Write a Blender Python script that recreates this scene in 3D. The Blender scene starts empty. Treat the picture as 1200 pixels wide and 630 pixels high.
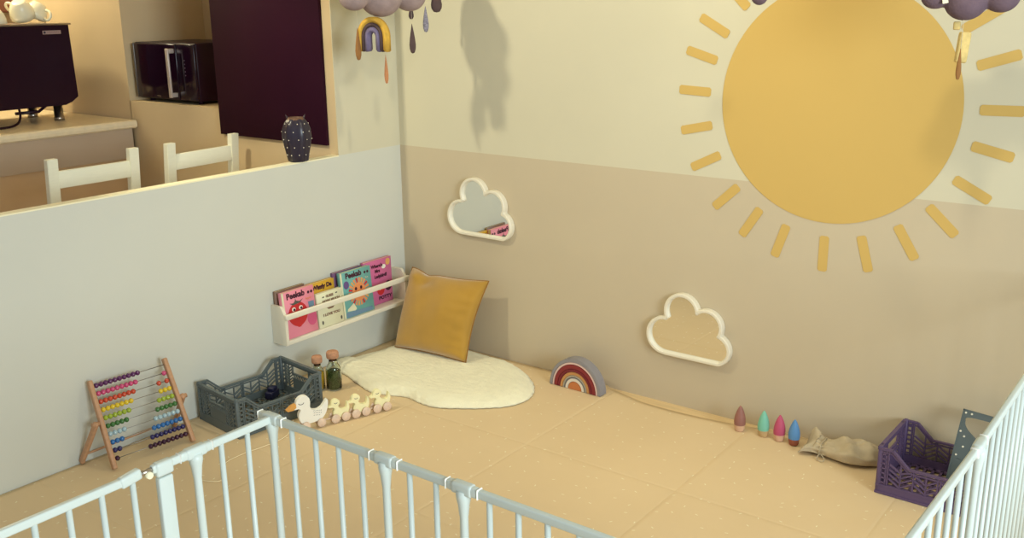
import bpy, bmesh, math, random
from mathutils import Vector, Matrix, noise, Euler
random.seed(7)
PI = math.pi
S = bpy.context.scene
C = S.collection
R = math.radians

# ------------------------------------------------------------------ materials
def lin(c):
    return tuple(((v/255)/12.92 if v/255 <= .04045 else ((v/255+.055)/1.055)**2.4) for v in c)

def mat(name, rgb, rough=.6, metal=0, noise_amt=0.0, noise_scale=20, bump=0.0, bump_scale=60,
        spec=.5, trans=0, coat=0, sheen=0, stretch=None, emit=0, ior=1.45):
    m = bpy.data.materials.new(name); m.use_nodes = True
    nt = m.node_tree; b = nt.nodes['Principled BSDF']
    col = (*lin(rgb), 1)
    b.inputs['Base Color'].default_value = col
    b.inputs['Roughness'].default_value = rough
    b.inputs['Metallic'].default_value = metal
    b.inputs['Specular IOR Level'].default_value = spec
    b.inputs['IOR'].default_value = ior
    b.inputs['Transmission Weight'].default_value = trans
    b.inputs['Coat Weight'].default_value = coat
    b.inputs['Sheen Weight'].default_value = sheen
    if emit:
        b.inputs['Emission Color'].default_value = col; b.inputs['Emission Strength'].default_value = emit
    if noise_amt or bump:
        tc = nt.nodes.new('ShaderNodeTexCoord'); mp = nt.nodes.new('ShaderNodeMapping')
        nt.links.new(tc.outputs['Object'], mp.inputs['Vector'])
        if stretch: mp.inputs['Scale'].default_value = stretch
    if noise_amt:
        n = nt.nodes.new('ShaderNodeTexNoise'); n.inputs['Scale'].default_value = noise_scale
        n.inputs['Detail'].default_value = 5
        nt.links.new(mp.outputs[0], n.inputs['Vector'])
        hs = nt.nodes.new('ShaderNodeHueSaturation'); hs.inputs['Color'].default_value = col
        mr = nt.nodes.new('ShaderNodeMapRange')
        mr.inputs['From Min'].default_value = .3; mr.inputs['From Max'].default_value = .7
        mr.inputs['To Min'].default_value = 1-noise_amt; mr.inputs['To Max'].default_value = 1+noise_amt
        nt.links.new(n.outputs['Fac'], mr.inputs['Value']); nt.links.new(mr.outputs[0], hs.inputs['Value'])
        nt.links.new(hs.outputs[0], b.inputs['Base Color'])
    if bump:
        n2 = nt.nodes.new('ShaderNodeTexNoise'); n2.inputs['Scale'].default_value = bump_scale
        n2.inputs['Detail'].default_value = 4
        nt.links.new(mp.outputs[0], n2.inputs['Vector'])
        bp = nt.nodes.new('ShaderNodeBump'); bp.inputs['Strength'].default_value = bump
        bp.inputs['Distance'].default_value = .004
        nt.links.new(n2.outputs['Fac'], bp.inputs['Height']); nt.links.new(bp.outputs[0], b.inputs['Normal'])
    return m

M = {}
def defmats():
    M['wall_cream'] = mat('wall_cream', (211, 204, 180), .85, noise_amt=.015, noise_scale=3, bump=.05, bump_scale=150, spec=.2)
    M['wall_beige'] = mat('wall_beige', (201, 186, 160), .85, noise_amt=.015, noise_scale=3, bump=.05, bump_scale=150, spec=.2)
    M['wall_grey'] = mat('wall_grey', (209, 209, 199), .8, noise_amt=.012, noise_scale=3, bump=.05, bump_scale=150, spec=.25)
    M['ledge'] = mat('ledge', (245, 238, 205), .6)
    M['kitchen_wall'] = mat('kitchen_wall', (212, 188, 150), .85, noise_amt=.02, noise_scale=4, spec=.2)
    M['ceiling'] = mat('ceiling', (235, 228, 210), .9)
    M['wood_floor'] = mat('wood_floor', (224, 196, 150), .5, noise_amt=.08, noise_scale=6, stretch=(1, 12, 1))
    M['kitchen_floor'] = mat('kitchen_floor', (200, 160, 115), .6, noise_amt=.05, noise_scale=4)
    M['white_paint'] = mat('white_paint', (232, 224, 205), .45)
    M['gate_white'] = mat('gate_white', (214, 224, 220), .35, spec=.5)
    M['gate_ring'] = mat('gate_ring', (250, 248, 240), .3)
    M['metal'] = mat('metal', (190, 180, 170), .28, metal=1)
    M['black'] = mat('black', (34, 5, 26), .35, spec=.3)
    M['board'] = mat('board', (46, 10, 30), .7, spec=.15, noise_amt=.04, noise_scale=5)
    M['dark_glass'] = mat('dark_glass', (28, 6, 24), .12, spec=.4)
    M['counter_top'] = mat('counter_top', (240, 222, 188), .35, noise_amt=.05, noise_scale=30)
    M['apron'] = mat('apron', (190, 168, 145), .6)
    M['cupboard'] = mat('cupboard', (228, 194, 152), .55, noise_amt=.03, noise_scale=5)
    M['chair'] = mat('chair', (246, 242, 218), .5, noise_amt=.02, noise_scale=20, stretch=(1, 1, 8))
    M['porcelain'] = mat('porcelain', (238, 232, 205), .25)
    M['yellow_paint'] = mat('yellow_paint', (208, 174, 102), .8, spec=.2)
    M['beech'] = mat('beech', (190, 145, 110), .5, noise_amt=.08, noise_scale=12, stretch=(1, 1, 10))
    M['beech_wheel'] = mat('beech_wheel', (230, 202, 178), .5, noise_amt=.08, noise_scale=60)
    M['wire'] = mat('wire', (150, 145, 140), .3, metal=1)
    M['crate_grey'] = mat('crate_grey', (92, 102, 104), .45)
    M['crate_purple'] = mat('crate_purple', (92, 74, 108), .45)
    M['navy'] = mat('navy', (30, 30, 60), .4)
    M['cork'] = mat('cork', (190, 140, 108), .9, noise_amt=.15, noise_scale=120)
    M['glass'] = mat('glass', (240, 245, 235), .03, trans=1)
    M['herb'] = mat('herb', (70, 85, 40), .8, noise_amt=.35, noise_scale=120)
    M['oil'] = mat('oil', (226, 178, 56), .3, noise_amt=.1, noise_scale=50)
    M['mustard'] = mat('mustard', (178, 134, 40), .7, noise_amt=.08, noise_scale=9, sheen=.6, bump=.15, bump_scale=300)
    M['piping'] = mat('piping', (150, 104, 34), .7)
    M['fleece'] = mat('fleece', (246, 240, 210), .95, noise_amt=.03, noise_scale=25, bump=.8, bump_scale=220, sheen=.3)
    M['linen'] = mat('linen', (192, 176, 148), .95, noise_amt=.06, noise_scale=40, bump=.3, bump_scale=400)
    M['duck_white'] = mat('duck_white', (246, 242, 230), .5)
    M['duck_yellow'] = mat('duck_yellow', (248, 240, 190), .5)
    M['beak'] = mat('beak', (220, 160, 80), .5)
    M['ink'] = mat('ink', (50, 45, 60), .6)
    M['felt_grey'] = mat('felt_grey', (158, 138, 138), .98, noise_amt=.1, noise_scale=30, bump=.4, bump_scale=200)
    M['felt_mauve'] = mat('felt_mauve', (112, 92, 104), .98, noise_amt=.1, noise_scale=30, bump=.4, bump_scale=200)
    M['felt_dark'] = mat('felt_dark', (88, 70, 70), .98, noise_amt=.1, noise_scale=60)
    M['felt_speck'] = mat('felt_speck', (140, 135, 150), .98, noise_amt=.4, noise_scale=160)
    M['felt_brown'] = mat('felt_brown', (150, 105, 60), .98, noise_amt=.1, noise_scale=60)
    M['felt_orange'] = mat('felt_orange', (190, 130, 90), .98, noise_amt=.1, noise_scale=60)
    M['felt_yellow'] = mat('felt_yellow', (215, 170, 70), .98, noise_amt=.12, noise_scale=60)
    M['felt_blue'] = mat('felt_blue', (118, 108, 140), .98, noise_amt=.1, noise_scale=60)
    M['thread'] = mat('thread', (225, 215, 190), .9)
    M['cord'] = mat('cord', (245, 228, 190), .8)
    M['paper'] = mat('paper', (232, 210, 160), .8)
    for k, c in dict(pink=(232, 140, 160), cream=(225, 222, 190), teal=(110, 170, 165), magenta=(205, 105, 150),
                     gold=(215, 165, 50), brown=(135, 105, 85), purple=(120, 80, 120), apple=(200, 45, 50),
                     orange=(235, 150, 95), white=(245, 240, 225), leaf=(90, 90, 85), blue=(110, 140, 165),
                     deep=(70, 30, 50), rose=(210, 90, 130), peach=(225, 170, 100), violet=(105, 85, 140)).items():
        M['bk_'+k] = mat('book_'+k, c, .4)
defmats()

# mat with scattered dashes
def play_mat_material():
    m = bpy.data.materials.new('foam_mat'); m.use_nodes = True
    nt = m.node_tree; N = nt.nodes; L = nt.links; b = N['Principled BSDF']
    b.inputs['Roughness'].default_value = .65; b.inputs['Specular IOR Level'].default_value = .3
    tc = N.new('ShaderNodeTexCoord')
    vo = N.new('ShaderNodeTexVoronoi'); vo.voronoi_dimensions = '2D'; vo.inputs['Scale'].default_value = 13.0
    vo.inputs['Randomness'].default_value = .75
    L.new(tc.outputs['Object'], vo.inputs['Vector'])
    sc = N.new('ShaderNodeVectorMath'); sc.operation = 'SCALE'; sc.inputs['Scale'].default_value = 13.0
    L.new(tc.outputs['Object'], sc.inputs[0])
    ps = N.new('ShaderNodeVectorMath'); ps.operation = 'SCALE'; ps.inputs['Scale'].default_value = 13.0
    L.new(vo.outputs['Position'], ps.inputs[0])
    df = N.new('ShaderNodeVectorMath'); df.operation = 'SUBTRACT'
    L.new(tc.outputs['Object'], df.inputs[0]); L.new(vo.outputs['Position'], df.inputs[1])
    ang = N.new('ShaderNodeSeparateColor'); L.new(vo.outputs['Color'], ang.inputs[0])
    mu = N.new('ShaderNodeMath'); mu.operation = 'MULTIPLY'; mu.inputs[1].default_value = 3.2
    L.new(ang.outputs[0], mu.inputs[0])
    rot = N.new('ShaderNodeVectorRotate'); rot.rotation_type = 'Z_AXIS'
    L.new(df.outputs[0], rot.inputs['Vector']); L.new(mu.outputs[0], rot.inputs['Angle'])
    sp = N.new('ShaderNodeSeparateXYZ'); L.new(rot.outputs[0], sp.inputs[0])
    def lt(out, v):
        a = N.new('ShaderNodeMath'); a.operation = 'ABSOLUTE'; L.new(out, a.inputs[0])
        c = N.new('ShaderNodeMath'); c.operation = 'LESS_THAN'; c.inputs[1].default_value = v; L.new(a.outputs[0], c.inputs[0]); return c
    a = lt(sp.outputs['X'], .0050); c = lt(sp.outputs['Y'], .0015)
    pr = N.new('ShaderNodeMath'); pr.operation = 'MULTIPLY'; L.new(a.outputs[0], pr.inputs[0]); L.new(c.outputs[0], pr.inputs[1])
    n = N.new('ShaderNodeTexNoise'); n.inputs['Scale'].default_value = 2.5; L.new(tc.outputs['Object'], n.inputs['Vector'])
    mx = N.new('ShaderNodeMix'); mx.data_type = 'RGBA'
    mx.inputs['A'].default_value = (*lin((220, 194, 154)), 1); mx.inputs['B'].default_value = (*lin((226, 201, 162)), 1)
    L.new(n.outputs['Fac'], mx.inputs['Factor'])
    m2 = N.new('ShaderNodeMix'); m2.data_type = 'RGBA'; m2.inputs['B'].default_value = (*lin((242, 232, 206)), 1)
    L.new(mx.outputs['Result'], m2.inputs['A']); L.new(pr.outputs[0], m2.inputs['Factor'])
    L.new(m2.outputs['Result'], b.inputs['Base Color'])
    nb = N.new('ShaderNodeTexNoise'); nb.inputs['Scale'].default_value = 3.5; nb.inputs['Detail'].default_value = 3
    L.new(tc.outputs['Object'], nb.inputs['Vector'])
    bp = N.new('ShaderNodeBump'); bp.inputs['Strength'].default_value = .25; bp.inputs['Distance'].default_value = .03
    L.new(nb.outputs['Fac'], bp.inputs['Height']); L.new(bp.outputs[0], b.inputs['Normal'])
    return m
M['mat'] = play_mat_material()
mm = bpy.data.materials.new('mirror'); mm.use_nodes = True
b_ = mm.node_tree.nodes['Principled BSDF']; b_.inputs['Metallic'].default_value = 1
b_.inputs['Base Color'].default_value = (.86, .86, .82, 1); b_.inputs['Roughness'].default_value = .015
M['mirror'] = mm

# ------------------------------------------------------------------ mesh helpers
class MB:
    def __init__(s): s.bm = bmesh.new(); s.mats = []; s.cur = 0
    def use(s, m):
        if m not in s.mats: s.mats.append(m)
        s.cur = s.mats.index(m); return s
    def _f(s, f, smooth=False):
        f.material_index = s.cur; f.smooth = smooth
    def box(s, c, size, rot=None, bev=0, seg=2):
        t = bmesh.new(); bmesh.ops.create_cube(t, size=1)
        for v in t.verts: v.co = Vector((v.co.x*size[0], v.co.y*size[1], v.co.z*size[2]))
        if bev: bmesh.ops.bevel(t, geom=t.edges[:], offset=bev, segments=seg, affect='EDGES', profile=.6)
        mt = Matrix.Translation(Vector(c))
        if rot is not None: mt = mt @ (rot.to_4x4() if isinstance(rot, Matrix) else Euler(rot).to_matrix().to_4x4())
        return s.merge(t, mt, bool(bev))
    def merge(s, t, mt=Matrix.Identity(4), smooth=False):
        mp = {}
        for v in t.verts: mp[v] = s.bm.verts.new(mt @ v.co)
        for f in t.faces:
            try: s._f(s.bm.faces.new([mp[v] for v in f.verts]), smooth)
            except ValueError: pass
        t.free(); return s
    def prism(s, pts, d0, d1, axes='XZ', mt=Matrix.Identity(4), bev=0):
        """extrude a 2D outline; axes = plane letters, extruded along the third"""
        t = bmesh.new()
        def P(a, b, d):
            return {'XZ': (a, d, b), 'YZ': (d, a, b), 'XY': (a, b, d)}[axes]
        lo = [t.verts.new(P(a, b, d0)) for a, b in pts]; hi = [t.verts.new(P(a, b, d1)) for a, b in pts]
        t.faces.new(lo); t.faces.new(hi[::-1]); n = len(pts)
        for i in range(n): t.faces.new([lo[i], hi[i], hi[(i+1) % n], lo[(i+1) % n]])
        bmesh.ops.recalc_face_normals(t, faces=t.faces[:])
        if bev:
            es = [e for e in t.edges if abs(e.verts[0].co[{'XZ': 1, 'YZ': 0, 'XY': 2}[axes]]-e.verts[1].co[{'XZ': 1, 'YZ': 0, 'XY': 2}[axes]]) < 1e-7]
            bmesh.ops.bevel(t, geom=es, offset=bev, segments=2, affect='EDGES')
        return s.merge(t, mt, False)
    def bar(s, a, b, w, h, up=(0, 0, 1)):
        a = Vector(a); b = Vector(b); x = (b-a); l = x.length; x.normalize(); up = Vector(up)
        y = up.cross(x)
        if y.length < 1e-5: y = Vector((0, 1, 0)).cross(x)
        y.normalize(); z = x.cross(y)
        rot = Matrix((x, y, z)).transposed()
        return s.box((a+b)/2, (l, w, h), rot)
    def tube(s, pts, r, n=10, closed=False, cap=True):
        pts = [Vector(p) for p in pts]; rs = r if isinstance(r, (list, tuple)) else [r]*len(pts)
        rings = []; prev = None
        for i, p in enumerate(pts):
            if closed: d = pts[(i+1) % len(pts)]-pts[i-1]
            else: d = pts[min(i+1, len(pts)-1)]-pts[max(i-1, 0)]
            d.normalize()
            ref = prev if prev is not None else (Vector((0, 0, 1)) if abs(d.z) < .9 else Vector((1, 0, 0)))
            u = ref-d*ref.dot(d); u.normalize(); prev = u; v = d.cross(u)
            rings.append([s.bm.verts.new(p+(u*math.cos(2*PI*k/n)+v*math.sin(2*PI*k/n))*rs[i]) for k in range(n)])
        m = len(rings)
        for i in range(m if closed else m-1):
            A = rings[i]; B = rings[(i+1) % m]
            for k in range(n): s._f(s.bm.faces.new([A[k], A[(k+1) % n], B[(k+1) % n], B[k]]), True)
        if cap and not closed:
            s._f(s.bm.faces.new(rings[0][::-1])); s._f(s.bm.faces.new(rings[-1]))
        return s
    def lathe(s, prof, c=(0, 0, 0), n=32, mt=None):
        mt = mt or Matrix.Translation(Vector(c)); rings = []
        for r, z in prof:
            if r < 1e-6: rings.append([s.bm.verts.new(mt @ Vector((0, 0, z)))])
            else: rings.append([s.bm.verts.new(mt @ Vector((r*math.cos(2*PI*k/n), r*math.sin(2*PI*k/n), z))) for k in range(n)])
        for A, B in zip(rings, rings[1:]):
            for k in range(n):
                if len(A) == 1 and len(B) == 1: continue
                if len(A) == 1: q = [A[0], B[(k+1) % n], B[k]]
                elif len(B) == 1: q = [A[k], A[(k+1) % n], B[0]]
                else: q = [A[k], A[(k+1) % n], B[(k+1) % n], B[k]]
                s._f(s.bm.faces.new(q), True)
        return s
    def ball(s, c, r, sc=(1, 1, 1), seg=16):
        t = bmesh.new(); bmesh.ops.create_uvsphere(t, u_segments=seg, v_segments=max(8, seg*2//3), radius=r)
        return s.merge(t, Matrix.Translation(Vector(c)) @ Matrix.Diagonal((*sc, 1)), True)
    def build(s, name, m=None, parent=None, **kw):
        bmesh.ops.recalc_face_normals(s.bm, faces=s.bm.faces[:]) if kw.pop('fix', True) else None
        me = bpy.data.meshes.new(name); s.bm.to_mesh(me); s.bm.free()
        ms = s.mats if s.mats else [m]
        if m is not None and s.mats: ms = [m if x is None else x for x in s.mats]
        for x in ms: me.materials.append(x)
        o = bpy.data.objects.new(name, me); C.objects.link(o)
        if parent is not None: o.parent = parent
        for k, v in kw.items(): o[k] = v
        return o

def thing(name, label, cat, loc=(0, 0, 0), rot=(0, 0, 0), group=None):
    o = bpy.data.objects.new(name, None); C.objects.link(o); o.empty_display_size = .05
    o.location = loc; o.rotation_euler = rot; o['label'] = label; o['category'] = cat
    if group: o['group'] = group
    return o
def tag(o, label, cat, group=None):
    o['label'] = label; o['category'] = cat
    if group: o['group'] = group
    return o
def struct(o):
    o['kind'] = 'structure'; return o
def copy_tree(o, parent=None):
    c = o.copy(); C.objects.link(c)
    if parent is not None: c.parent = parent
    for ch in [x for x in bpy.data.objects if x.parent == o]: copy_tree(ch, c)
    return c
def spline(pts, k=8, closed=False):
    n = len(pts); out = []; V = [Vector(p) for p in pts]
    for i in range(n if closed else n-1):
        if closed: p0, p1, p2, p3 = V[i-1], V[i], V[(i+1) % n], V[(i+2) % n]
        else: p0, p1, p2, p3 = V[max(i-1, 0)], V[i], V[i+1], V[min(i+2, n-1)]
        for j in range(k):
            t = j/k
            out.append(.5*((2*p1)+(-p0+p2)*t+(2*p0-5*p1+4*p2-p3)*t*t+(-p0+3*p1-3*p2+p3)*t**3))
    if not closed: out.append(V[-1])
    return out
def text(body, size, m, parent, loc, name='title', rz=0, bold=.0, sx=1):
    cu = bpy.data.curves.new(name, 'FONT'); cu.body = body; cu.size = size; cu.extrude = .0002
    cu.offset = bold; cu.align_x = 'CENTER'; cu.align_y = 'CENTER'; cu.resolution_u = 3
    t = bpy.data.objects.new('tmp', cu); C.objects.link(t)
    bpy.context.view_layer.update()
    me = bpy.data.meshes.new_from_object(t); bpy.data.objects.remove(t)
    mt = Matrix.Translation(Vector(loc)) @ Matrix.Rotation(rz, 4, 'Y') @ Matrix.Rotation(PI/2, 4, 'X') @ Matrix.Diagonal((sx, 1, 1, 1))
    me.transform(mt); me.materials.clear(); me.materials.append(m)
    o = bpy.data.objects.new(name, me); C.objects.link(o); o.parent = parent
    return o

# ------------------------------------------------------------------ camera
cam = bpy.data.cameras.new('camera'); co = bpy.data.objects.new('camera', cam); C.objects.link(co)
cam.sensor_width = 36; cam.lens = 36*1149.23412/1200; cam.clip_start = .05
a_, b2, c_ = 1.30154478, .0117293498, .643775469
rm = Matrix.Rotation(c_, 3, 'Z') @ Matrix.Rotation(b2, 3, 'Y') @ Matrix.Rotation(a_, 3, 'X')
co.matrix_world = Matrix.Translation((3.13784421, -3.30506019, 1.56650519)) @ rm.to_4x4()
S.camera = co

# ------------------------------------------------------------------ the room
H = .92; ZC = 2.5; YB = -.384
def slab(name, x0, x1, y0, y1, z0, z1, m): 
    return struct(MB().box(((x0+x1)/2, (y0+y1)/2, (z0+z1)/2), (x1-x0, y1-y0, z1-z0)).build(name, m))
# back wall: lower band of beige paint, cream above
w = MB(); w.use(M['wall_beige']).box((2.0, .05, H/2-.04), (4.0, .1, H+.08)); w.use(M['wall_cream']).box((2.0, .05, (H+ZC)/2), (4.0, .1, ZC-H))
struct(w.build('wall_back'))
# block between the play corner and the kitchen (its kitchen face carries the dark board)
w = MB(); w.use(M['wall_grey']).box((-.0015, YB/2, H/2-.04), (.003, -YB, H+.08))
w.use(M['wall_cream']).box((-.0015, YB/2, (H+ZC)/2), (.003, -YB, ZC-H))
w.use(M['kitchen_wall']).box((-.389, YB/2, ZC/2-.04), (.772, -YB, ZC+.08))
struct(w.build('wall_left_upper'))
w = MB(); w.use(M['wall_grey']).box((-.022, (YB-4)/2, H/2-.042), (.044, 4+YB, H+.076)); w.use(M['ledge']).box((-.022, (YB-4)/2, H-.002), (.045, 4+YB, .005))
struct(w.build('wall_left'))
# kitchen wall with the microwave niche
yk = YB+.01
w = MB(); w.box((-1.165, yk+.28, 1.075/2-.04), (.80, .56, 1.155)).box((-1.165, yk+.53, (1.075+2.3)/2), (.80, .06, 2.3-1.075))
w.box((-1.165, yk+.28, 2.4), (.80, .56, .2)).box((-2.63, yk+.28, ZC/2-.04), (2.14, .56, ZC+.08))
struct(w.build('wall_kitchen', M['kitchen_wall']))
slab('wall_kitchen_side', -3.75, -3.65, -4.2, YB+.2, 0, ZC, M['kitchen_wall'])
slab('floor', 0, 4.0, -4.2, 0, -.08, -.014, M['wood_floor'])
slab('floor_kitchen', -3.7, 0, -4.2, .2, -.08, -.014, M['kitchen_floor'])
slab('ceiling', -3.7, 4.0, -4.2, .2, ZC, ZC+.08, M['ceiling'])

# foam play mat with interlocking tile seams
def play_mat():
    mb = MB(); nx, ny = 132, 100; x0, x1, y0, y1 = .004, 3.0, -3.2, -.05
    vs = {}
    def seam(v, o): 
        d = abs(((v-o+.3) % .6)-.3); return d
    xs = sorted([x0+(x1-x0)*i/nx for i in range(nx+1)]+[v+e for v in (.6, 1.2, 1.8, 2.4) for e in (-.003, 0, .003)])
    ys = sorted([y0+(y1-y0)*j/ny for j in range(ny+1)]+[v+e for v in (-.66, -1.26, -1.86, -2.46) for e in (-.003, 0, .003)])
    for i, x in enumerate(xs):
        for j, y in enumerate(ys):
            z = 0.0
            for v in (.6, 1.2, 1.8, 2.4):
                if abs(x-v) < 1e-6: z = -.0012
            for v in (-.66, -1.26, -1.86, -2.46):
                if abs(y-v) < 1e-6: z = -.0012
            yy = y
            # back edge wanders a little off the wall
            k = max(0, (y+.5)/.45)
            yy += k*(.046*(1 if x < 1.15 else 0)+(.0 if x < 1.15 else -.045*math.sin(min(1, max(0, (x-1.15)/.75))*PI)+.03*min(1, max(0, (x-1.15)/.9)) + .03*max(0, 1-(x-1.15)/.2)))
            if j == len(ys)-1: z -= .002
            z += .0015*noise.noise(Vector((x*2.2, y*2.2, 0)))-.0015
            vs[i, j] = mb.bm.verts.new((x, min(yy, -.004), z))
    for i in range(len(xs)-1):
        for j in range(len(ys)-1):
            mb._f(mb.bm.faces.new([vs[i, j], vs[i+1, j], vs[i+1, j+1], vs[i, j+1]]), True)
    # rim down to the floor
    rim = [(i, 0) for i in range(len(xs))]+[(len(xs)-1, j) for j in range(1, len(ys))]+[(i, len(ys)-1) for i in range(len(xs)-2, -1, -1)]+[(0, j) for j in range(len(ys)-2, 0, -1)]
    lo = [mb.bm.verts.new((vs[k].co.x, vs[k].co.y, -.0138)) for k in rim]
    for a in range(len(rim)):
        b = (a+1) % len(rim); mb._f(mb.bm.faces.new([vs[rim[a]], lo[a], lo[b], vs[rim[b]]]))
    o = mb.build('play_mat', M['mat']); tag(o, 'sandy foam play mat with pale dash marks covering the floor inside the gate', 'play mat')
play_mat()

# ------------------------------------------------------------------ sun mural
SX, SZ = 2.007, 1.209
sun = thing('sun_mural', 'big yellow sun with separate rays painted on the back wall', 'wall decal', (SX, 0, SZ))
MB().prism([(.406*math.cos(2*PI*k/96), .406*math.sin(2*PI*k/96)) for k in range(96)], -.0018, -.0002).build('disc', M['yellow_paint'], sun)
for d in (177.4, 192.4, 206.6, 223.5, 238, 252.2, 270, 286, 302, 317, 332, 346.8, 1, 18, 33, 48, 63, 78, 93, 108, 122, 136, 150.5, 163):
    a = R(d); u = Vector((math.cos(a), math.sin(a))); v = Vector((-u.y, u.x)); hw = .0165; r = .006; p = []
    for (s_, t_), (du, dv) in zip([(.580, hw), (.453, hw), (.453, -hw), (.580, -hw)], [(-1, -1), (1, -1), (1, 1), (-1, 1)]):
        q = u*s_+v*t_
        p += [q+v*dv*r, q+u*du*r] if (du*dv) < 0 else [q+u*du*r, q+v*dv*r]
    p = [p[1], p[0], p[2], p[3], p[5], p[4], p[6], p[7]]
    # order corners by angle round the ray's centre, so the outline never crosses
    cc = u*.5165; p.sort(key=lambda q: math.atan2(q.y-cc.y, q.x-cc.x))
    MB().prism([(q.x, q.y) for q in p], -.0018, -.0002).build('ray', M['yellow_paint'], sun)

# ------------------------------------------------------------------ cloud mirrors
def cloud_outline(sh, n=160):
    circ = [(0.0, -.028, .075), (-.05, .01, .068), (.03, .03, .07), (-.098, -.023, .079), (-.027, .085, .075), (.078, .045, .070), (.118, -.04, .0655)]
    cx, cz = 0.0, -.01; out = []
    bot = -.103+sh
    for k in range(n):
        a = 2*PI*k/n; dx, dz = math.cos(a), math.sin(a); best = 0
        for x, z, r in circ:
            r = r-sh; fx, fz = cx-x, cz-z; B = fx*dx+fz*dz; D = B*B-(fx*fx+fz*fz-r*r)
            if D > 0: best = max(best, -B+math.sqrt(D))
        if dz < 0:
            # flat base
            t = (bot-cz)/dz; xx = cx+dx*t
            if -.10 < xx < .118: best = t
            else: best = min(best, t)
        out.append((cx+dx*best, cz+dz*best))
    return out
def cloud_mirror(cx, cz, label):
    t = thing('cloud_mirror', label, 'mirror', (cx, 0, cz), group='cloud mirrors on the back wall')
    lay = [(0, -.001), (0, -.024), (.003, -.028), (.011, -.028), (.0145, -.024), (.0165, -.012)]
    rings = []
    mb = MB()
    for sh, d in lay: rings.append([mb.bm.verts.new((x, d, z)) for x, z in cloud_outline(sh)])
    n = len(rings[0])
    for A, B in zip(rings, rings[1:]):
        for k in range(n): mb._f(mb.bm.faces.new([A[k], A[(k+1) % n], B[(k+1) % n], B[k]]), False)
    mb.build('frame', M['white_paint'], t)
    MB().prism(cloud_outline(.0158), -.013, -.004).build('mirror_glass', M['mirror'], t)
cloud_mirror(.475, .652, 'white framed cloud mirror nearest the corner, showing the pale wall')
cloud_mirror(1.505, .300, 'white framed cloud mirror low beneath the sun, reflecting the sandy floor')

# ------------------------------------------------------------------ wall rack and books
rk = thing('book_rack', 'narrow white wall rack holding board books beside the mustard cushion', 'book rack', (0, -.4475, .19))
for y in (-.36, .36):
    MB().prism([(.001, 0), (.084, 0), (.086, .008), (.086, .125), (.066, .158), (.056, .165), (.001, .165)], y-.007, y+.007, 'XZ').build('side_panel', M['white_paint'], rk)
MB().box((.043, 0, .009), (.084, .706, .018), bev=.002).build('shelf_board', M['white_paint'], rk)
MB().box((.094, 0, .125), (.014, .742, .024), bev=.005).build('front_rail', M['white_paint'], rk)
BKG = 'board books in the wall rack'
def book(y0, y1, x, h, th, cover, label, tilt=.06, roll=0):
    """stands on the rack's shelf; local X runs along the wall, local -Y looks into the room"""
    w = y1-y0
    t = thing('board_book', label, 'book', (x, (y0+y1)/2, .2084), (0, 0, 0), BKG)
    t.rotation_euler = (Matrix.Rotation(PI/2, 3, 'Z') @ Matrix.Rotation(-tilt, 3, 'X') @ Matrix.Rotation(roll, 3, 'Y')).to_euler()
    MB().box((0, .0, h/2), (w-.004, th-.003, h-.004)).build('pages', M['paper'], t)
    mb = MB(); mb.box((0, -th/2+.0003, h/2), (w, .0016, h), bev=.0005, seg=1)
    mb.box((0, th/2-.0003, h/2), (w, .0016, h), bev=.0005, seg=1)
    mb.box((-w/2+.0005, 0, h/2), (.0016, th, h), bev=.0005, seg=1)
    mb.build('cover', cover, t)
    t['_f'] = -th/2-.0008
    return t
def disc(parent, m, cx, cz, rx, rz, f, name='printed_shape', n=32, lay=0):
    return MB().prism([(cx+rx*math.cos(2*PI*k/n), cz+rz*math.sin(2*PI*k/n)) for k in range(n)], f-.0002*lay-.0003, f+.0001).build(name, m, parent)
b = book(-.799, -.64, .012, .2, .012, M['bk_brown'], 'brown board book showing only its edge behind the pink apple book', .02)
# pink book with an apple
b = book(-.798, -.625, .061, .198, .02, M['bk_pink'], 'pink board book with a smiling red apple, leftmost in the rack', .10); f = b['_f']
text('Peekab', .034, M['bk_deep'], b, (-.014, f-.0006, .176), bold=.0015)
for x in (.056, .073): disc(b, M['bk_deep'], x, .172, .0062, .0062, f, 'title_dot')
MB().box((-.0825, f+.0001, .099), (.010, .0014, .197)).build('spine', M['bk_cream'], b)
text('Apple', .014, M['bk_orange'], b, (.052, f-.0006, .148))
mb = MB()
mb.prism([(-.012+.050*math.cos(a)*(1+.05*math.cos(2*a)), .094+.052*math.sin(a)-.008*(abs(math.cos(a))<.25)*(1 if math.sin(a)>0 else .5)) for a in [2*PI*k/48 for k in range(48)]], f-.0005, f+.0001)
mb.build('printed_apple', M['bk_apple'], b)
disc(b, M['bk_rose'], .06, .058, .026, .03, f, 'printed_apple', lay=0)
MB().prism([(-.05, .147), (-.03, .144), (-.02, .152), (-.018, .161), (-.014, .152), (.004, .146), (.022, .153), (.006, .140), (-.014, .138), (-.034, .136)], f-.0009, f+.0001).build('printed_stalk', M['bk_leaf'], b)
MB().prism([(.05, .1), (.078, .1), (.08, .132), (.048, .132)], f-.0006, f+.0001).build('printed_cup', M['bk_blue'], b)
for x in (-.032, .006):
    disc(b, M['bk_white'], x, .118, .010, .009, f, 'printed_eye', lay=3)
    disc(b, M['bk_deep'], x+.002, .116, .006, .006, f, 'printed_eye', lay=5)
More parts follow.
